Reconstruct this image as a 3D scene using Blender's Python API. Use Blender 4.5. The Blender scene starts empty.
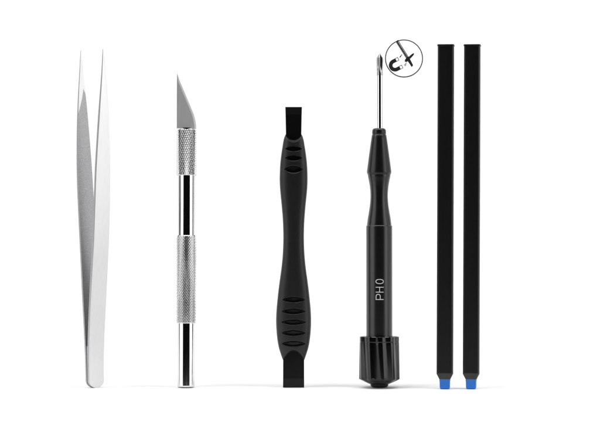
import bpy, bmesh, math, random
from math import sin, cos, pi, radians, sqrt, asin, atan2
random.seed(7)
S = bpy.context.scene
COL = S.collection
U = 0.0005            # one length unit of the measurements below = 0.5 mm

# ------------------------------------------------------------------ helpers
def new_obj(name, verts, faces, mats, parent=None, face_mat=None, smooth=True, angle=35, recalc=True):
    me = bpy.data.meshes.new(name)
    me.from_pydata([(v[0]*U, v[1]*U, v[2]*U) for v in verts], [], faces)
    if not isinstance(mats, (list, tuple)): mats = [mats]
    for m in mats: me.materials.append(m)
    if face_mat:
        for p, i in zip(me.polygons, face_mat): p.material_index = i
    if recalc:
        bm = bmesh.new(); bm.from_mesh(me)
        bmesh.ops.recalc_face_normals(bm, faces=bm.faces)
        bm.to_mesh(me); bm.free()
    if smooth:
        for p in me.polygons: p.use_smooth = True
        me.set_sharp_from_angle(angle=radians(angle))
    me.update()
    o = bpy.data.objects.new(name, me); COL.objects.link(o)
    if parent: o.parent = parent
    return o

def thing(name, label, cat, loc, group=None):
    o = bpy.data.objects.new(name, None); COL.objects.link(o)
    o.empty_display_size = 0.01
    o.location = loc
    o['label'] = label; o['category'] = cat
    if group: o['group'] = group
    return o

def grid(rings, close=True, cap0=True, cap1=True):
    """rings: list of equal-length vertex rings -> verts, faces"""
    full = [rings[0]]
    for a, b in zip(rings, rings[1:]):      # support loops beside every long span, so rounded ends do not bend its shading
        L = max(math.dist(p, q) for p, q in zip(a, b))
        if L > 4 and close:
            for f in (0.12/L, 1-0.12/L):
                full.append([tuple(u+(v-u)*f for u, v in zip(p, q)) for p, q in zip(a, b)])
        full.append(b)
    rings = full
    n = len(rings[0]); V = [v for r in rings for v in r]; F = []
    for i in range(len(rings)-1):
        for j in range(n if close else n-1):
            a = i*n+j; b = i*n+(j+1) % n
            F.append((a, b, b+n, a+n))
    if cap0: F.append(tuple(range(n-1, -1, -1)))
    if cap1: F.append(tuple((len(rings)-1)*n+j for j in range(n)))
    return V, F

def lathe(prof, n=96, cx=0.0):
    return grid([[(cx+r*cos(2*pi*j/n), r*sin(2*pi*j/n), z) for j in range(n)] for r, z in prof])

def interp(tab, x):
    if x <= tab[0][0]: return tab[0][1]
    for (a, u), (b, v) in zip(tab, tab[1:]):
        if x <= b: return u+(v-u)*(x-a)/(b-a)
    return tab[-1][1]

def smooth_interp(tab, x):
    """Catmull-Rom through the table (abscissae need not be uniform)"""
    n = len(tab)
    if x <= tab[0][0]: return tab[0][1]
    if x >= tab[-1][0]: return tab[-1][1]
    for i in range(n-1):
        if x <= tab[i+1][0]: break
    def slope(k):
        if k == 0: return (tab[1][1]-tab[0][1])/(tab[1][0]-tab[0][0])
        if k == n-1: return (tab[-1][1]-tab[-2][1])/(tab[-1][0]-tab[-2][0])
        return (tab[k+1][1]-tab[k-1][1])/(tab[k+1][0]-tab[k-1][0])
    x0, y0 = tab[i]; x1, y1 = tab[i+1]; h = x1-x0; t = (x-x0)/h
    m0, m1 = slope(i)*h, slope(i+1)*h
    return (2*t**3-3*t**2+1)*y0+(t**3-2*t**2+t)*m0+(-2*t**3+3*t**2)*y1+(t**3-t**2)*m1

def sstep(a, b, x):
    t = max(0.0, min(1.0, (x-a)/(b-a))); return t*t*(3-2*t)

# ------------------------------------------------------------------ materials
def mat(name, col, rough=0.5, metal=0.0, spec=0.5, noise=None, bump=None, stretch=(1, 1, 1), rvar=0.0, coat=0.0):
    m = bpy.data.materials.new(name); m.use_nodes = True
    nt = m.node_tree; b = nt.nodes['Principled BSDF']
    b.inputs['Base Color'].default_value = (*col, 1)
    b.inputs['Roughness'].default_value = rough
    b.inputs['Metallic'].default_value = metal
    b.inputs['Specular IOR Level'].default_value = spec
    b.inputs['Coat Weight'].default_value = coat
    tc = nt.nodes.new('ShaderNodeTexCoord'); mp = nt.nodes.new('ShaderNodeMapping')
    mp.inputs['Scale'].default_value = stretch
    nt.links.new(tc.outputs['Object'], mp.inputs['Vector'])
    if noise:
        scale, amt = noise
        n = nt.nodes.new('ShaderNodeTexNoise'); n.inputs['Scale'].default_value = scale; n.inputs['Detail'].default_value = 4
        nt.links.new(mp.outputs[0], n.inputs['Vector'])
        r = nt.nodes.new('ShaderNodeMapRange')
        r.inputs['From Min'].default_value = 0.3; r.inputs['From Max'].default_value = 0.7
        r.inputs['To Min'].default_value = 1-amt; r.inputs['To Max'].default_value = 1+amt
        nt.links.new(n.outputs['Fac'], r.inputs['Value'])
        mx = nt.nodes.new('ShaderNodeVectorMath'); mx.operation = 'SCALE'
        mx.inputs[0].default_value = col
        nt.links.new(r.outputs[0], mx.inputs['Scale']); nt.links.new(mx.outputs[0], b.inputs['Base Color'])
        if rvar:
            r2 = nt.nodes.new('ShaderNodeMapRange')
            r2.inputs['From Min'].default_value = 0.3; r2.inputs['From Max'].default_value = 0.7
            r2.inputs['To Min'].default_value = rough-rvar; r2.inputs['To Max'].default_value = rough+rvar
            nt.links.new(n.outputs['Fac'], r2.inputs['Value']); nt.links.new(r2.outputs[0], b.inputs['Roughness'])
    if bump:
        scale, strength, dist = bump
        n = nt.nodes.new('ShaderNodeTexNoise'); n.inputs['Scale'].default_value = scale; n.inputs['Detail'].default_value = 3
        nt.links.new(mp.outputs[0], n.inputs['Vector'])
        bp = nt.nodes.new('ShaderNodeBump'); bp.inputs['Strength'].default_value = strength; bp.inputs['Distance'].default_value = dist
        nt.links.new(n.outputs['Fac'], bp.inputs['Height']); nt.links.new(bp.outputs[0], b.inputs['Normal'])
    return m

M_paper   = mat('white_seamless_paper', (0.86, 0.86, 0.86), 0.75, spec=0.25, noise=(60, 0.006))
M_chrome  = mat('polished_chrome', (0.73, 0.73, 0.73), 0.075, 1.0, noise=(900, 0.03), rvar=0.02, stretch=(1, 1, 0.08))
M_knurl   = mat('knurled_aluminium', (0.72, 0.72, 0.72), 0.16, 1.0, noise=(1800, 0.08))
M_blade   = mat('ground_blade_steel', (0.66, 0.66, 0.665), 0.42, 1.0, noise=(1500, 0.06), stretch=(1, 1, 0.05), bump=(5000, 0.08, 0.00003))
M_edge    = mat('honed_edge_steel', (0.30, 0.30, 0.30), 0.34, 1.0)
M_satin   = mat('satin_steel', (0.62, 0.62, 0.62), 0.42, 1.0, noise=(2500, 0.03), stretch=(1, 1, 0.06), bump=(4000, 0.05, 0.00002))
M_blast   = mat('sandblasted_steel', (0.42, 0.42, 0.43), 0.62, 1.0, noise=(2600, 0.22), bump=(3500, 0.35, 0.00005))
M_facet   = mat('ground_point_steel', (0.54, 0.54, 0.54), 0.38, 1.0, noise=(2500, 0.05), stretch=(1, 1, 0.06))
M_side    = mat('sheared_steel_side', (0.50, 0.50, 0.51), 0.5, 1.0, noise=(2500, 0.1))
M_nylon   = mat('black_textured_nylon', (0.0055, 0.0055, 0.0057), 0.44, 0.0, 0.42, bump=(2300, 0.5, 0.00009))
M_nylon2  = mat('black_smooth_nylon', (0.002, 0.002, 0.002), 0.36, 0.0, 0.22, bump=(1500, 0.06, 0.00004))
M_anod    = mat('black_anodised_metal', (0.005, 0.005, 0.0055), 0.27, 0.0, 0.55, noise=(1200, 0.15), bump=(4500, 0.05, 0.00003))
M_cone    = mat('black_satin_metal', (0.004, 0.004, 0.004), 0.30, 0.0, 0.45)
M_knob    = mat('black_gloss_knob', (0.002, 0.002, 0.0022), 0.14, 0.0, 0.45)
M_bar     = mat('black_bar', (0.004, 0.004, 0.004), 0.40, 0.0, 0.3, noise=(700, 0.2), stretch=(1, 1, 0.03), bump=(1800, 0.12, 0.00004))
M_taper   = mat('charcoal_collar', (0.030, 0.028, 0.027), 0.5, 0.0, 0.4)
M_blue    = mat('blue_plastic_tip', (0.020, 0.175, 0.63), 0.45, 0.0, 0.4, bump=(2500, 0.1, 0.00004))
M_dark    = mat('slot_shade_black', (0.004, 0.004, 0.004), 0.6, 0.0, 0.2)
M_toolst  = mat('dark_tool_steel', (0.42, 0.42, 0.42), 0.25, 1.0, noise=(2500, 0.15))
M_ink     = mat('black_ink', (0.008, 0.008, 0.008), 0.6, 0.0, 0.2)
M_greyink = mat('grey_ink', (0.10, 0.10, 0.10), 0.6, 0.0, 0.2)
M_white   = mat('white_lettering', (0.62, 0.62, 0.62), 0.55, 0.0, 0.3)
M_icon   = mat('white_icon_disc', (0.87, 0.87, 0.87), 0.5, 0.0, 0.3)

# ------------------------------------------------------------------ setting: one white sweep
D_BACK = 400.0        # backdrop 0.2 m behind the tools
RC = 240.0
def sweep():
    prof = [(-440, 0.0), (-300, 0), (-150, 0), (0, 0), (D_BACK-RC, 0)]
    for k in range(1, 25):
        a = k/24*pi/2
        prof.append((D_BACK-RC+RC*sin(a), RC-RC*cos(a)))
    prof += [(D_BACK, 500), (D_BACK, 900), (D_BACK, 1500)]
    xs = [-1260, -900, -300, 0, 300, 600, 820]
    rings = [[(x, y, z) for x in xs] for y, z in prof]
    V, F = grid(rings, close=False, cap0=False, cap1=False)
    o = new_obj('backdrop', V, F, M_paper, recalc=False)
    o['kind'] = 'structure'
    return o
sweep()

def base(px, y=0.0):  # base point on the table
    return ((px-300)*U, y*U, 0.0)
ZB = 387.5
def Z(py): return ZB-py
def lean(o, deg, r):      # a tool standing a little tipped back, resting on the rear of its foot
    o.rotation_euler.x = radians(-deg); o.location.z = r*U*sin(radians(deg))*0.6

# ------------------------------------------------------------------ tweezers
def tweezers():
    px0 = 95.0
    t = thing('tweezers', 'pair of silver fine pointed steel tweezers standing points up with its jaws open', 'tweezers', base(px0))
    th = radians(40)
    nx, ny = sin(th), -cos(th)        # normal of the broad faces (towards the camera's right)
    tx, ty = cos(th), sin(th)         # across the strip
    half = [(50, 12.35), (75, 12.3), (100, 12.0), (135, 11.2), (170, 10.1), (205, 8.8), (240, 7.2), (270, 5.5), (300, 3.9), (325, 2.6), (345, 1.8), (360, 1.35), (387, 1.1)]
    mid = [(50, 92.0), (100, 92.7), (170, 93.4), (240, 94.2), (300, 94.2), (345, 94.3), (387, 94.9)]
    wid = [(50, 0.7), (60, 1.8), (75, 3.6), (100, 7.0), (125, 9.7), (150, 11.9), (170, 13.2), (200, 14.0), (240, 14.4), (300, 14.8), (340, 14.4), (378, 14.2)]
    thk0 = 2.3
    pys = [50+0.0]
    while pys[-1] < 379: pys.append(pys[-1]+2.0)
    y = 379.5
    ends = [380, 381.5, 383, 384.3, 385.4, 386.3, 386.9, 387.3, 387.5]
    for side in (1, -1):
        rings = []
        for py in pys + ends:
            w = smooth_interp(wid, min(py, 378))/cos(th)/2
            if py > 380:
                f = (py-380)/7.5; w *= sqrt(max(0.02, 1-f*f*0.97))
            h = smooth_interp(half, py)/sin(th)
            c = smooth_interp(mid, py)-px0
            tk = thk0*(0.45+0.55*sstep(50, 130, py))
            if py < 60: tk *= 0.5+0.5*(py-50)/10
            o_ = h*side
            # cross-section: inner face at -tk/2 (towards the other arm), outer at +tk/2
            w2 = w
            cxx = c
            pts = []
            bev = min(0.35, w*0.3)
            for (a, b) in ((-w2, -1), (-w2, 1), (-w2+bev, 1.18), (w2-bev, 1.18), (w2, 1), (w2, -1)):
                off = o_+side*tk*0.5*b
                pts.append((cxx+a*tx+off*nx, a*ty+off*ny, Z(py)))
            # the ground facet of the point ends in a slanted line on the inner face
            qR = 0.72+0.279*sstep(88, 94, py); qL = 0.719*(1-max(0.0, min(1.0, (py-88)/25)))+0.001
            for q in (qR, qL):
                a = -w2+2*w2*q; off = o_-side*tk*0.5
                pts.append((cxx+a*tx+off*nx, a*ty+off*ny, Z(py)))
            rings.append(pts)
        V, F = grid(rings)
        n = 8; fm = []
        allpy = pys+ends
        for i in range(len(rings)-1):
            py = 0.5*(allpy[i]+allpy[i+1])
            for j in range(n):
                if j == 6: fm.append(1 if py > 88 else 3)
                elif j in (5, 7): fm.append(3)
                elif j in (0, 4): fm.append(2)
                else: fm.append(0)
        fm += [2, 2]
        new_obj('arm', V, F, [M_satin, M_blast, M_side, M_facet], t, fm, angle=14)
    # welded heel between the two arms
    rings = []
    for py in [346, 352, 360, 370, 378, 381, 383.5, 385.3, 386.6]:
        w = 6.6/cos(th)
        if py > 378:
            f = (py-378)/9; w *= sqrt(max(0.02, 1-f*f))
        h = smooth_interp(half, py)/sin(th)-0.9
        if py < 352: h *= 0.6
        c = smooth_interp(mid, py)-px0
        rings.append([(c+a*tx+b*nx, a*ty+b*ny, Z(py)) for a, b in ((-w, -h), (-w, h), (w, h), (w, -h))])
    V, F = grid(rings)
    new_obj('heel', V, F, M_side, t)
tweezers()

# ------------------------------------------------------------------ hobby knife
def knurled(z0, z1, r, starts, pitch, depth, name, parent, chamfer=0.8, flat=1.7):
    n = starts*8
    rows = max(8, int((z1-z0)/pitch*8))
    rings = []
    for i in range(rows+1):
        z = z0+(z1-z0)*i/rows
        e = min(z-z0, z1-z)
        fade = min(1.0, e/chamfer)
        ring = []
        for j in range(n):
            a = 2*pi*j/n
            u = starts*a/(2*pi); v = z/pitch
            g1 = abs(((u+v) % 1.0)-0.5)*2; g2 = abs(((u-v) % 1.0)-0.5)*2   # 0..1 triangular ridges
            hgt = min(1.0, flat*min(g1, g2))
            rr = r-depth*(1-hgt)-(1-fade)*depth*0.9
            ring.append((rr*cos(a), rr*sin(a), z))
        rings.append(ring)
    V, F = grid(rings)
    return new_obj(name, V, F, M_knurl, parent, smooth=True, angle=20)

def knife():
    cx = 186.0
    t = thing('hobby_knife', 'silver hobby knife with bare pointed blade and knurled metal handle', 'craft knife', base(cx))
    lean(t, 3.1, 8)
    # smooth handle
    V, F = lathe([(0.3, 0.0), (7.0, 0.0), (7.9, 0.25), (8.5, 0.8), (8.8, 1.7), (8.8, Z(322.8)), (0.3, Z(322.8))], 128)
    new_obj('handle_end', V, F, M_chrome, t)
    knurled(Z(323.8), Z(235.6), 9.85, 31, 3.1, 0.75, 'knurled_grip', t)
    V, F = lathe([(0.3, Z(237)), (8.75, Z(237)), (8.75, Z(174.6)), (0.3, Z(174.6))], 128)
    new_obj('handle_shaft', V, F, M_chrome, t)
    col = knurled(Z(175.6), Z(129.4), 9.85, 31, 4.6, 0.65, 'collet', t, 0.35, 1.35)
    V, F = lathe([(9.0, Z(130.6)), (9.0, Z(129.3)), (8.8, Z(128.95)), (5.4, Z(128.7)), (5.0, Z(129.4)), (0.2, Z(129.5))], 96)
    new_obj('collet_rim', V, F, M_chrome, col)
    V, F = lathe([(0.2, Z(129.6)), (4.2, Z(129.6)), (4.2, Z(127.6)), (3.6, Z(127.4)), (0.2, Z(127.4))], 48)
    new_obj('slot_shade_plug', V, F, M_dark, col)  # solid black plug standing in for the shade inside the collet's slot
    # blade: outline (x, py); spine at the left, cutting edge at the right
    out = [(176.4, 72.6), (176.25, 80), (176.2, 100), (176.25, 128.2), (195.4, 128.6), (195.35, 125.5), (195.0, 122), (194.2, 117.8), (193.0, 113.8), (191.5, 109.8), (187.6, 100.6), (183.4, 90.6), (179.4, 81.2)]
    yaw = radians(19)
    tk = 0.55
    inner = []
    for k, (x, py) in enumerate(out):
        if 4 < k: inner.append((x-1.75 if x > 179 else x-0.9, py+0.35))
        elif k == 0: inner.append((x+0.15, py+2.6))
        elif k == 4: inner.append((x-1.6, py))
        else: inner.append((x, py))
    def P(x, py, d):
        lx = (x-cx)/cos(yaw)
        return (lx*cos(yaw)-d*sin(yaw)*-1*0-0, lx*sin(yaw)+d, Z(py))
    n = len(out); V = []; F = []; fm = []
    V += [P(x, py, -tk) for x, py in inner] + [P(x, py, tk) for x, py in inner] + [P(x, py, 0) for x, py in out]
    F.append(tuple(range(n))); fm.append(0)
    F.append(tuple(range(2*n-1, n-1, -1))); fm.append(0)
    for k in range(n):
        k2 = (k+1) % n
        e = 1 if (k >= 4 and k != 3) else 0
        F.append((k, k2, 2*n+k2, 2*n+k)); fm.append(e)
        F.append((n+k2, n+k, 2*n+k, 2*n+k2)); fm.append(e)
    new_obj('blade', V, F, [M_blade, M_edge], t, fm, smooth=False)
knife()

# ------------------------------------------------------------------ pry tool
def pry_tool():
    cx = 293.6
    t = thing('pry_tool', 'black plastic pry tool with flat ends and ribbed finger grips', 'pry tool', base(cx))
    lean(t, 2.4, 3)
    hw = [(133.5, 7.6), (136, 8.9), (140, 10.1), (147, 11.3), (155, 12.5), (163, 13.4), (172, 13.9), (182, 14.0), (192, 13.4), (205, 12.1), (220, 10.9), (235, 10.4), (250, 10.7), (265, 11.9), (280, 13.9), (290, 15.2), (300, 16.3), (310, 17.2), (320, 17.6), (330, 17.3), (340, 16.3), (348, 14.8), (355, 12.6), (360, 10.8)]
    hd = [(133.5, 4.6), (140, 7.0), (155, 8.6), (175, 9.2), (205, 8.4), (235, 8.0), (265, 8.8), (300, 10.2), (325, 10.6), (345, 9.4), (360, 6.4)]
    top_g = [(149.0, 8.4, 2.5), (158.3, 8.6, 2.6), (169.6, 9.3, 3.5)]
    bot_g = [(299.8, 11.4, 2.6), (311.5, 12.0, 2.6), (322.2, 12.2, 2.6), (332.9, 11.9, 2.7), (343.6, 11.8, 2.7)]
    N = 150
    pys = []; py = 133.5
    while py <= 360.0:
        pys.append(py)
        fine = (133 < py < 176) or (294 < py < 361)
        py += 0.42 if fine else 1.4
    pys[-1] = 360.0
    rings = []
    ex = 2.0/2.5
    for py in pys:
        w = smooth_interp(hw, py); d = smooth_interp(hd, py)
        ring = []
        for j in range(N):
            a = 2*pi*j/N
            ca, sa = cos(a), sin(a)
            x = w*math.copysign(abs(ca)**ex, ca); y = d*math.copysign(abs(sa)**ex, sa)
            if abs(sa) > 0.05:
                cut = 0.0
                for gy, ga, gh in top_g+bot_g:
                    gh *= 1.22
                    if abs(py-gy) < gh and abs(x) < ga:
                        h = gh*(1-(x/ga)**2)
                        if h > 0.05:
                            q = 1-abs(py-gy)/h
                            cut = max(cut, 4.8*sstep(0, 0.6, q)*min(1.0, h/(0.45*gh)))
                s_ = math.copysign(1, y)
                yy = max(0.3, abs(y)-cut)
                # scoops where the flat ends leave the grip
                lim = None
                if py > 345:
                    e = py-(349.8+9.6*(x/10.7)**2)
                    if e > 0: lim = 3.0; k = sstep(0, 1.6, e)
                if py < 146:
                    e = (142.2-5.6*(x/8.2)**2)-py
                    if e > 0: lim = 2.6; k = sstep(0, 1.8, e)
                if lim is not None and yy > lim: yy = yy+(lim-yy)*k
                y = s_*yy
            ring.append((x, y, Z(py)))
        rings.append(ring)
    V, F = grid(rings)
    new_obj('grip', V, F, M_nylon, t, angle=50)
    def blade(secs, name):
        rings = []
        for py, w, f, b in secs:
            c = 0.35
            rings.append([(-w, -f+c, Z(py)), (-w+c, -f, Z(py)), (w-c, -f, Z(py)), (w, -f+c, Z(py)), (w, b-c, Z(py)), (w-c, b, Z(py)), (-w+c, b, Z(py)), (-w, b-c, Z(py))])
        V, F = grid(rings); new_obj(name, V, F, M_nylon2, t, angle=12)
    blade([(346, 9.6, 1.8, 1.8), (352, 10.2, 3.2, 3.2), (360, 10.5, 3.25, 3.25), (378.6, 10.55, 3.2, 3.2), (387.2, 10.55, 1.7, 3.0), (387.5, 10.4, 1.4, 2.7)], 'flat_end')
    blade([(146, 7.0, 1.6, 1.6), (139, 7.7, 2.75, 2.75), (132, 7.75, 2.85, 2.85), (114.4, 8.1, 2.8, 2.8), (106.9, 8.35, 0.9, 2.6), (106.6, 8.2, 0.7, 2.3)], 'flat_end')
pry_tool()

# ------------------------------------------------------------------ screwdriver
def stroke_on_cylinder(path, w, r, cx_px, thick, V, F):
    """ribbon along a polyline (px, py), wrapped on a cylinder of radius r"""
    pts = []
    for (a, b) in zip(path, path[1:]):
        L = math.hypot(b[0]-a[0], b[1]-a[1]); k = max(1, int(L/0.5))
        for i in range(k): pts.append((a[0]+(b[0]-a[0])*i/k, a[1]+(b[1]-a[1])*i/k))
    pts.append(path[-1])
    rings = []
    for i, p in enumerate(pts):
        q0 = pts[max(0, i-1)]; q1 = pts[min(len(pts)-1, i+1)]
        dx, dy = q1[0]-q0[0], q1[1]-q0[1]; L = math.hypot(dx, dy) or 1
        nx, ny = -dy/L*w/2, dx/L*w/2
        ring = []
        for s, rr in ((1, r-0.3), (1, r+thick), (-1, r+thick), (-1, r-0.3)):
            x = p[0]+s*nx-cx_px; z = Z(p[1]+s*ny)
            a = x/r
            ring.append((rr*sin(a), -rr*cos(a), z))
        rings.append(ring)
    v, f = grid(rings)
    o = len(V); V += v; F += [tuple(i+o for i in q) for q in f]

def screwdriver():
    cx = 379.2
    t = thing('screwdriver', 'black precision screwdriver marked PH 0 with fluted knob at its foot', 'screwdriver', base(cx+0.2))
    lean(t, 2.1, 6)
    # shaft with a cross tip
    V, F = lathe([(0.2, Z(131)), (2.75, Z(131)), (2.75, Z(74.2)), (2.3, Z(73.8)), (0.2, Z(73.8))], 64, 0.8)
    sh = new_obj('shaft', V, F, M_chrome, t)
    rings = []
    n = 48
    tab = [(52.9, 0.35), (54.5, 1.4), (57.2, 3.25), (59.5, 3.45), (63, 3.3), (68, 3.1), (72, 2.95), (75, 2.85)]
    py = 52.9
    while py <= 75.01:
        R = interp(tab, py)
        g = 0.62*(1-sstep(63, 74, py))
        ring = []
        for j in range(n):
            a = 2*pi*j/n
            # four wings, flutes between them
            c = abs(cos(2*(a+radians(17))))
            rr = R*(1-g*(1-c**1.6))
            ring.append((0.8+rr*cos(a), rr*sin(a), Z(py)))
        rings.append(ring); py += 0.65
    V, F = grid(rings); new_obj('cross_tip', V, F, M_toolst, sh, angle=40)
    # spinning cone, waist
    prof = [(0.5, Z(128.2)), (5.0, Z(128.2)), (6.2, Z(128.9)), (6.9, Z(130.2)), (7.0, Z(133.6)), (6.75, Z(134.0)), (6.8, Z(134.6)), (7.25, Z(135.1))]
    for k in range(1, 13):
        f = k/12; py = 135.1+(171.2-135.1)*f
        prof.append((7.25+(12.25-7.25)*f**0.94, Z(py)))
    prof += [(12.3, Z(172.2)), (12.1, Z(173.2)), (11.6, Z(174.3)), (11.5, Z(174.8))]
    V, F = lathe(prof+[(11.2, Z(175.0)), (0.5, Z(175.0))], 128)
    new_obj('tapered_collar', V, F, M_cone, t)
    waist = [(174.6, 11.3), (176, 11.3), (181, 10.3), (188, 9.2), (196, 8.75), (204, 9.2), (212, 10.35), (219, 11.55), (224.6, 12.25)]
    prof = [(0.5, Z(174.6))]
    for k in range(41):
        py = 174.6+(224.6-174.6)*k/40; prof.append((smooth_interp(waist, py), Z(py)))
    prof += [(12.25, Z(225.6)), (11.8, Z(226.0)), (0.5, Z(226.2))]
    V, F = lathe(prof, 128); new_obj('waist', V, F, M_anod, t)
    prof = [(0.5, Z(225.4)), (12.1, Z(225.4)), (12.7, Z(225.8)), (13.1, Z(226.6)), (13.1, Z(338)), (0.5, Z(338))]
    V, F = lathe(prof, 160); bar = new_obj('barrel', V, F, M_anod, t)
    # lettering PH 0, reading upwards
    V = []; F = []
    w = 0.7; r = 13.1; c0 = cx-0.15
    xl, xr = 375.4, 383.0
    # P
    bowl = [(xl, 299.5), (xl, 296.3)]
    for k in range(1, 12):
        a = k/12*pi; bowl.append((xl+2.1-2.1*cos(a), 296.3-2.0*sin(a)))
    bowl += [(xl+4.2, 296.3), (xl+4.2, 299.5)]
    stroke_on_cylinder([(xl-0.45, 299.5), (xr, 299.5)], w, r, c0, 0.1, V, F)
    stroke_on_cylinder(bowl, w, r, c0, 0.13, V, F)
    # H
    stroke_on_cylinder([(xl-0.45, 292.2), (xr, 292.2)], w, r, c0, 0.1, V, F)
    stroke_on_cylinder([(xl-0.45, 287.3), (xr, 287.3)], w, r, c0, 0.1, V, F)
    stroke_on_cylinder([((xl+xr)/2-0.3, 292.2), ((xl+xr)/2-0.3, 287.3)], w, r, c0, 0.13, V, F)
    # 0
    zc = 281.6; el = []
    for k in range(33):
        a = 2*pi*k/32
        el.append(((xl+xr)/2-0.2+3.75*math.copysign(abs(cos(a))**0.85, cos(a)), zc+2.1*math.copysign(abs(sin(a))**0.85, sin(a))))
    stroke_on_cylinder(el, w, r, c0, 0.1, V, F)
    new_obj('lettering', V, F, M_white, bar, smooth=False)
    # fluted knob
    NF = 10; n = NF*16
    def ring(py, R, amp):
        tw = radians(7)*(py-337)/43
        out = []
        for j in range(n):
            u = (j % 16)/16
            a = 2*pi*j/n+tw-0.36*2*pi/NF
            f = 0.0
            if u < 0.75: f = sin(pi*u/0.75)**1.1
            rr = R-amp*f
            out.append((rr*cos(a), rr*sin(a), Z(py)))
        return out
    rings = [ring(339.2, 9, 0), ring(336.9, 18.9, 0.6), ring(336.6, 19.6, 0.8), ring(337.0, 20.1, 1.0), ring(341.5, 20.2, 1.1), ring(342.2, 19.9, 1.0), ring(342.8, 20.2, 1.3)]
    for k in range(1, 25):
        rings.append(ring(342.8+(378.6-342.8)*k/24, 20.2+0.3*k/24, 1.1+0.5*k/24))
    rings += [ring(379.3, 20.1, 1.6), ring(380.6, 17.6, 0.9), ring(382.0, 14.6, 0.2), ring(383.9, 10.0, 0), ring(384.3, 9.2, 0), ring(384.4, 2, 0)]
    V, F = grid(rings); kn = new_obj('knob', V, F, M_knob, t, angle=28)
    V, F = lathe([(0.4, 3.5), (9.1, 3.5), (9.0, 2.4), (8.5, 1.2), (7.6, 0.4), (6.4, 0.0), (0.4, 0.0)], 96)
    new_obj('swivel_cap', V, F, M_knob, kn)
screwdriver()

# ------------------------------------------------------------------ two blue-tipped bars
def rsquare(w, d, r, k=6):
    """outline of a rounded rectangle"""
    pts = []
    for (sx, sy, a0) in ((1, 1, 0), (-1, 1, 90), (-1, -1, 180), (1, -1, 270)):
        for i in range(k+1):
            a = radians(a0+90*i/k)
            pts.append((sx*(w-r)+r*cos(a), sy*(d-r)+r*sin(a)))
    return pts

def bar_tool():
    t = thing('spudger_bar', '', 'spudger', base(446))
    z0 = 0.0
    def ring(py, w, d, r): return [(x, y, Z(py)) for x, y in rsquare(w, d, r)]
    rings = [ring(44.6, 8.15, 6.05, 1.6), ring(44.9, 8.4, 6.3, 1.8), ring(46.1, 8.4, 6.3, 1.8), ring(46.5, 7.95, 5.9, 2.2), ring(371.2, 8.1, 5.9, 2.2), ring(371.9, 8.0, 5.8, 2.1)]
    V, F = grid(rings); body = new_obj('shaft', V, F, M_bar, t)
    rings = [ring(371.7, 8.1, 5.85, 2.0), ring(372.4, 8.1, 5.85, 2.0), ring(377.6, 5.5, 4.5, 1.6), ring(378.2, 5.1, 4.2, 1.5)]
    V, F = grid(rings); new_obj('collar', V, F, M_taper, t)
    rings = [ring(375.9, 3.2, 2.5, 1.4), ring(376.2, 4.2, 3.2, 1.4), ring(377.2, 5.0, 4.4, 1.4), ring(378.4, 5.4, 4.6, 1.4), ring(380, 5.15, 3.9, 1.3), ring(385.6, 5.0, 3.5, 1.4), ring(386.8, 4.75, 3.1, 1.4), ring(387.3, 4.2, 2.6, 1.2), ring(387.5, 3.4, 2.0, 1.0)]
    V, F = grid(rings); new_obj('tip', V, F, M_blue, t)
    return t
bar1 = bar_tool()
bar1['label'] = 'black bar with small blue tip, the one nearer the screwdriver'
bar1['group'] = 'blue tipped black bars'
bar2 = bar1.copy(); COL.objects.link(bar2)
bar2['label'] = 'black bar with small blue tip at the outer end, farther from the screwdriver'
for ch in list(bar1.children):
    c = ch.copy(); COL.objects.link(c); c.parent = bar2
bar1.location = base(443.9, -16); lean(bar1, 2.4, 2); bar1.rotation_euler.z = radians(-8)
bar2.location = base(470.0, -16); lean(bar2, 2.4, 2); bar2.rotation_euler.z = radians(-9)

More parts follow.
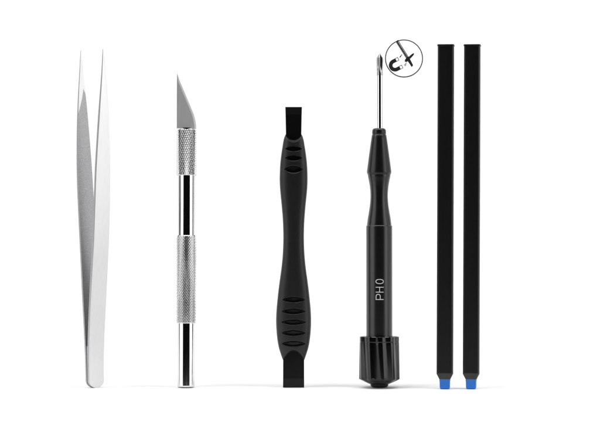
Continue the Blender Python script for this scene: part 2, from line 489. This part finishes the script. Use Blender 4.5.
# ------------------------------------------------------------------ round overlay graphic, added as a flat disc on the backdrop
def icon():
    k = (1.2+D_BACK*U)/1.2
    X = (404.0-300)*U*k
    zc = 0.11+((ZB-58.5)*U-0.11)*k
    t = thing('icon', 'added round white overlay graphic showing a horseshoe magnet beside a screwdriver', 'icon', (X, D_BACK*U, zc))
    def disc(r, y0, y1, name, m, parent, r_in=None, n=96):
        if r_in is None:
            V, F = grid([[(r*k*cos(2*pi*j/n), y, r*k*sin(2*pi*j/n)) for j in range(n)] for y in (y0, y1)])
        else:
            rings = []
            for rr, y in ((r, y0), (r, y1), (r_in, y1), (r_in, y0)):
                rings.append([(rr*k*cos(2*pi*j/n), y, rr*k*sin(2*pi*j/n)) for j in range(n)])
            V, F = grid(rings, cap0=False, cap1=False)
        return new_obj(name, V, F, m, parent, angle=30)
    disc(19.0, -0.05, -0.2, 'face', M_icon, t)
    disc(18.95, -0.15, -0.28, 'border_ring', M_ink, t, 18.05)
    def L(px, py, y): return ((px-404.0)*k, y, -(py-58.5)*k)
    def ribbon(path, w, V, F, y1=-0.28):
        rings = []
        for i, p in enumerate(path):
            q0 = path[max(0, i-1)]; q1 = path[min(len(path)-1, i+1)]
            dx, dy = q1[0]-q0[0], q1[1]-q0[1]; Ln = math.hypot(dx, dy) or 1
            ww = w[i] if isinstance(w, list) else w
            nx, ny = -dy/Ln*ww/2, dx/Ln*ww/2
            rings.append([L(p[0]+nx, p[1]+ny, -0.15), L(p[0]+nx, p[1]+ny, y1), L(p[0]-nx, p[1]-ny, y1), L(p[0]-nx, p[1]-ny, -0.15)])
        v, f = grid(rings); o = len(V); V += v; F += [tuple(i+o for i in q) for q in f]
    # magnet: C opening to the upper right
    V = []; F = []
    c = (395.0, 65.4); R = 4.35; u = (0.89, -0.455); p = (-0.455, -0.89)
    path = [(c[0]+p[0]*R+u[0]*3.4, c[1]+p[1]*R+u[1]*3.4)]
    for i in range(25):
        a = pi*i/24
        path.append((c[0]+p[0]*R*cos(a)-u[0]*R*sin(a), c[1]+p[1]*R*cos(a)-u[1]*R*sin(a)))
    path.append((c[0]-p[0]*R+u[0]*3.4, c[1]-p[1]*R+u[1]*3.4))
    ribbon(path, 3.7, V, F)
    new_obj('magnet_mark', V, F, M_ink, t, smooth=False)
    V = []; F = []
    for s in (1, -1):   # pole outlines
        a0 = (c[0]+s*p[0]*R+u[0]*3.4, c[1]+s*p[1]*R+u[1]*3.4)
        def q(l, m): return (a0[0]+u[0]*l+p[0]*m, a0[1]+u[1]*l+p[1]*m)
        ribbon([q(0, 1.6), q(2.5, 1.6)], 0.5, V, F); ribbon([q(0, -1.6), q(2.5, -1.6)], 0.5, V, F)
        ribbon([q(2.5, 1.85), q(2.5, -1.85)], 0.5, V, F, -0.32)
    # pull lines
    ribbon([(399.9, 56.9), (402.1, 54.6)], 0.7, V, F); ribbon([(399.6, 57.6), (401.0, 56.4)], 0.6, V, F)
    ribbon([(404.2, 65.4), (406.6, 62.9)], 0.6, V, F); ribbon([(405.0, 66.0), (406.2, 64.6)], 0.5, V, F)
    ribbon([(405.0, 60.4), (406.6, 58.2)], 0.7, V, F)
    new_obj('pull_mark', V, F, M_ink, t, smooth=False)
    # screwdriver drawing
    V = []; F = []
    ribbon([(396.7, 40.9), (407.6, 58.2)], 1.0, V, F)
    dx, dy = 0.53, 0.846
    for off, w in ((-1.25, 0.5), (1.05, 0.6)):
        ribbon([(396.9-dy*off, 41.0+dx*off), (407.6-dy*off, 58.2+dx*off)], w, V, F)
    i = 0.0
    while i < 20:
        b = (397.0+dx*i, 41.2+dy*i)
        ribbon([(b[0]-dy*1.2, b[1]+dx*1.2+0.4), (b[0]+dy*1.2, b[1]-dx*1.2-0.4)], 0.45, V, F, -0.25)
        i += 0.95
    ribbon([(407.2, 57.4), (408.6, 59.8), (410.4, 62.8), (412.0, 65.6), (411.7, 66.9)], [2.4, 3.0, 2.6, 2.2, 0.4], V, F, -0.32)
    new_obj('screwdriver_mark', V, F, M_ink, t, smooth=False)
    V = []; F = []
    ribbon([(405.2, 61.6), (406.4, 60.6), (409.0, 58.2), (411.4, 55.9), (413.0, 54.4), (413.9, 53.4)], [1.6, 2.6, 2.4, 2.2, 1.7, 0.5], V, F, -0.36)
    new_obj('screw_mark', V, F, M_ink, t, smooth=False)
icon()

# ------------------------------------------------------------------ lamps (studio softboxes)
def area(name, loc, target, sx, sy, power):
    l = bpy.data.lights.new(name, 'AREA'); l.shape = 'RECTANGLE'; l.size = sx; l.size_y = sy; l.energy = power
    o = bpy.data.objects.new(name, l); COL.objects.link(o); o.location = loc
    from mathutils import Vector
    d = Vector(target)-Vector(loc)
    o.rotation_euler = d.to_track_quat('-Z', 'Y').to_euler()
    return o
area('softbox', (-0.515, -0.27, 0.20), (0.0, -0.18, 0.10), 0.47, 0.60, 1.55)
area('softbox', (0.675, -0.24, 0.20), (0.0, -0.24, 0.10), 0.74, 0.60, 3.0)
area('overhead_softbox', (0.0, 0.0, 0.62), (0.0, 0.05, 0.0), 1.3, 0.36, 0.3)
area('backdrop_softbox', (0.0, -0.12, 0.72), (0.0, 0.20, 0.28), 1.4, 0.22, 7.25)

W = bpy.data.worlds.new('World'); S.world = W; W.use_nodes = True
W.node_tree.nodes['Background'].inputs[0].default_value = (1, 1, 1, 1)
W.node_tree.nodes['Background'].inputs[1].default_value = 0.004

# ------------------------------------------------------------------ camera
cam = bpy.data.cameras.new('camera'); co = bpy.data.objects.new('camera', cam); COL.objects.link(co)
co.location = (0, -1.2, 0.11); co.rotation_euler = (radians(90), 0, 0)
cam.sensor_width = 36; cam.lens = 36*1.2/0.3
cam.shift_y = ((ZB-211)*U-0.11)/0.3
cam.clip_start = 0.01; cam.clip_end = 50
S.camera = co
S.view_settings.view_transform = 'Standard'; S.view_settings.look = 'None'
S.view_settings.exposure = 0; S.view_settings.gamma = 1
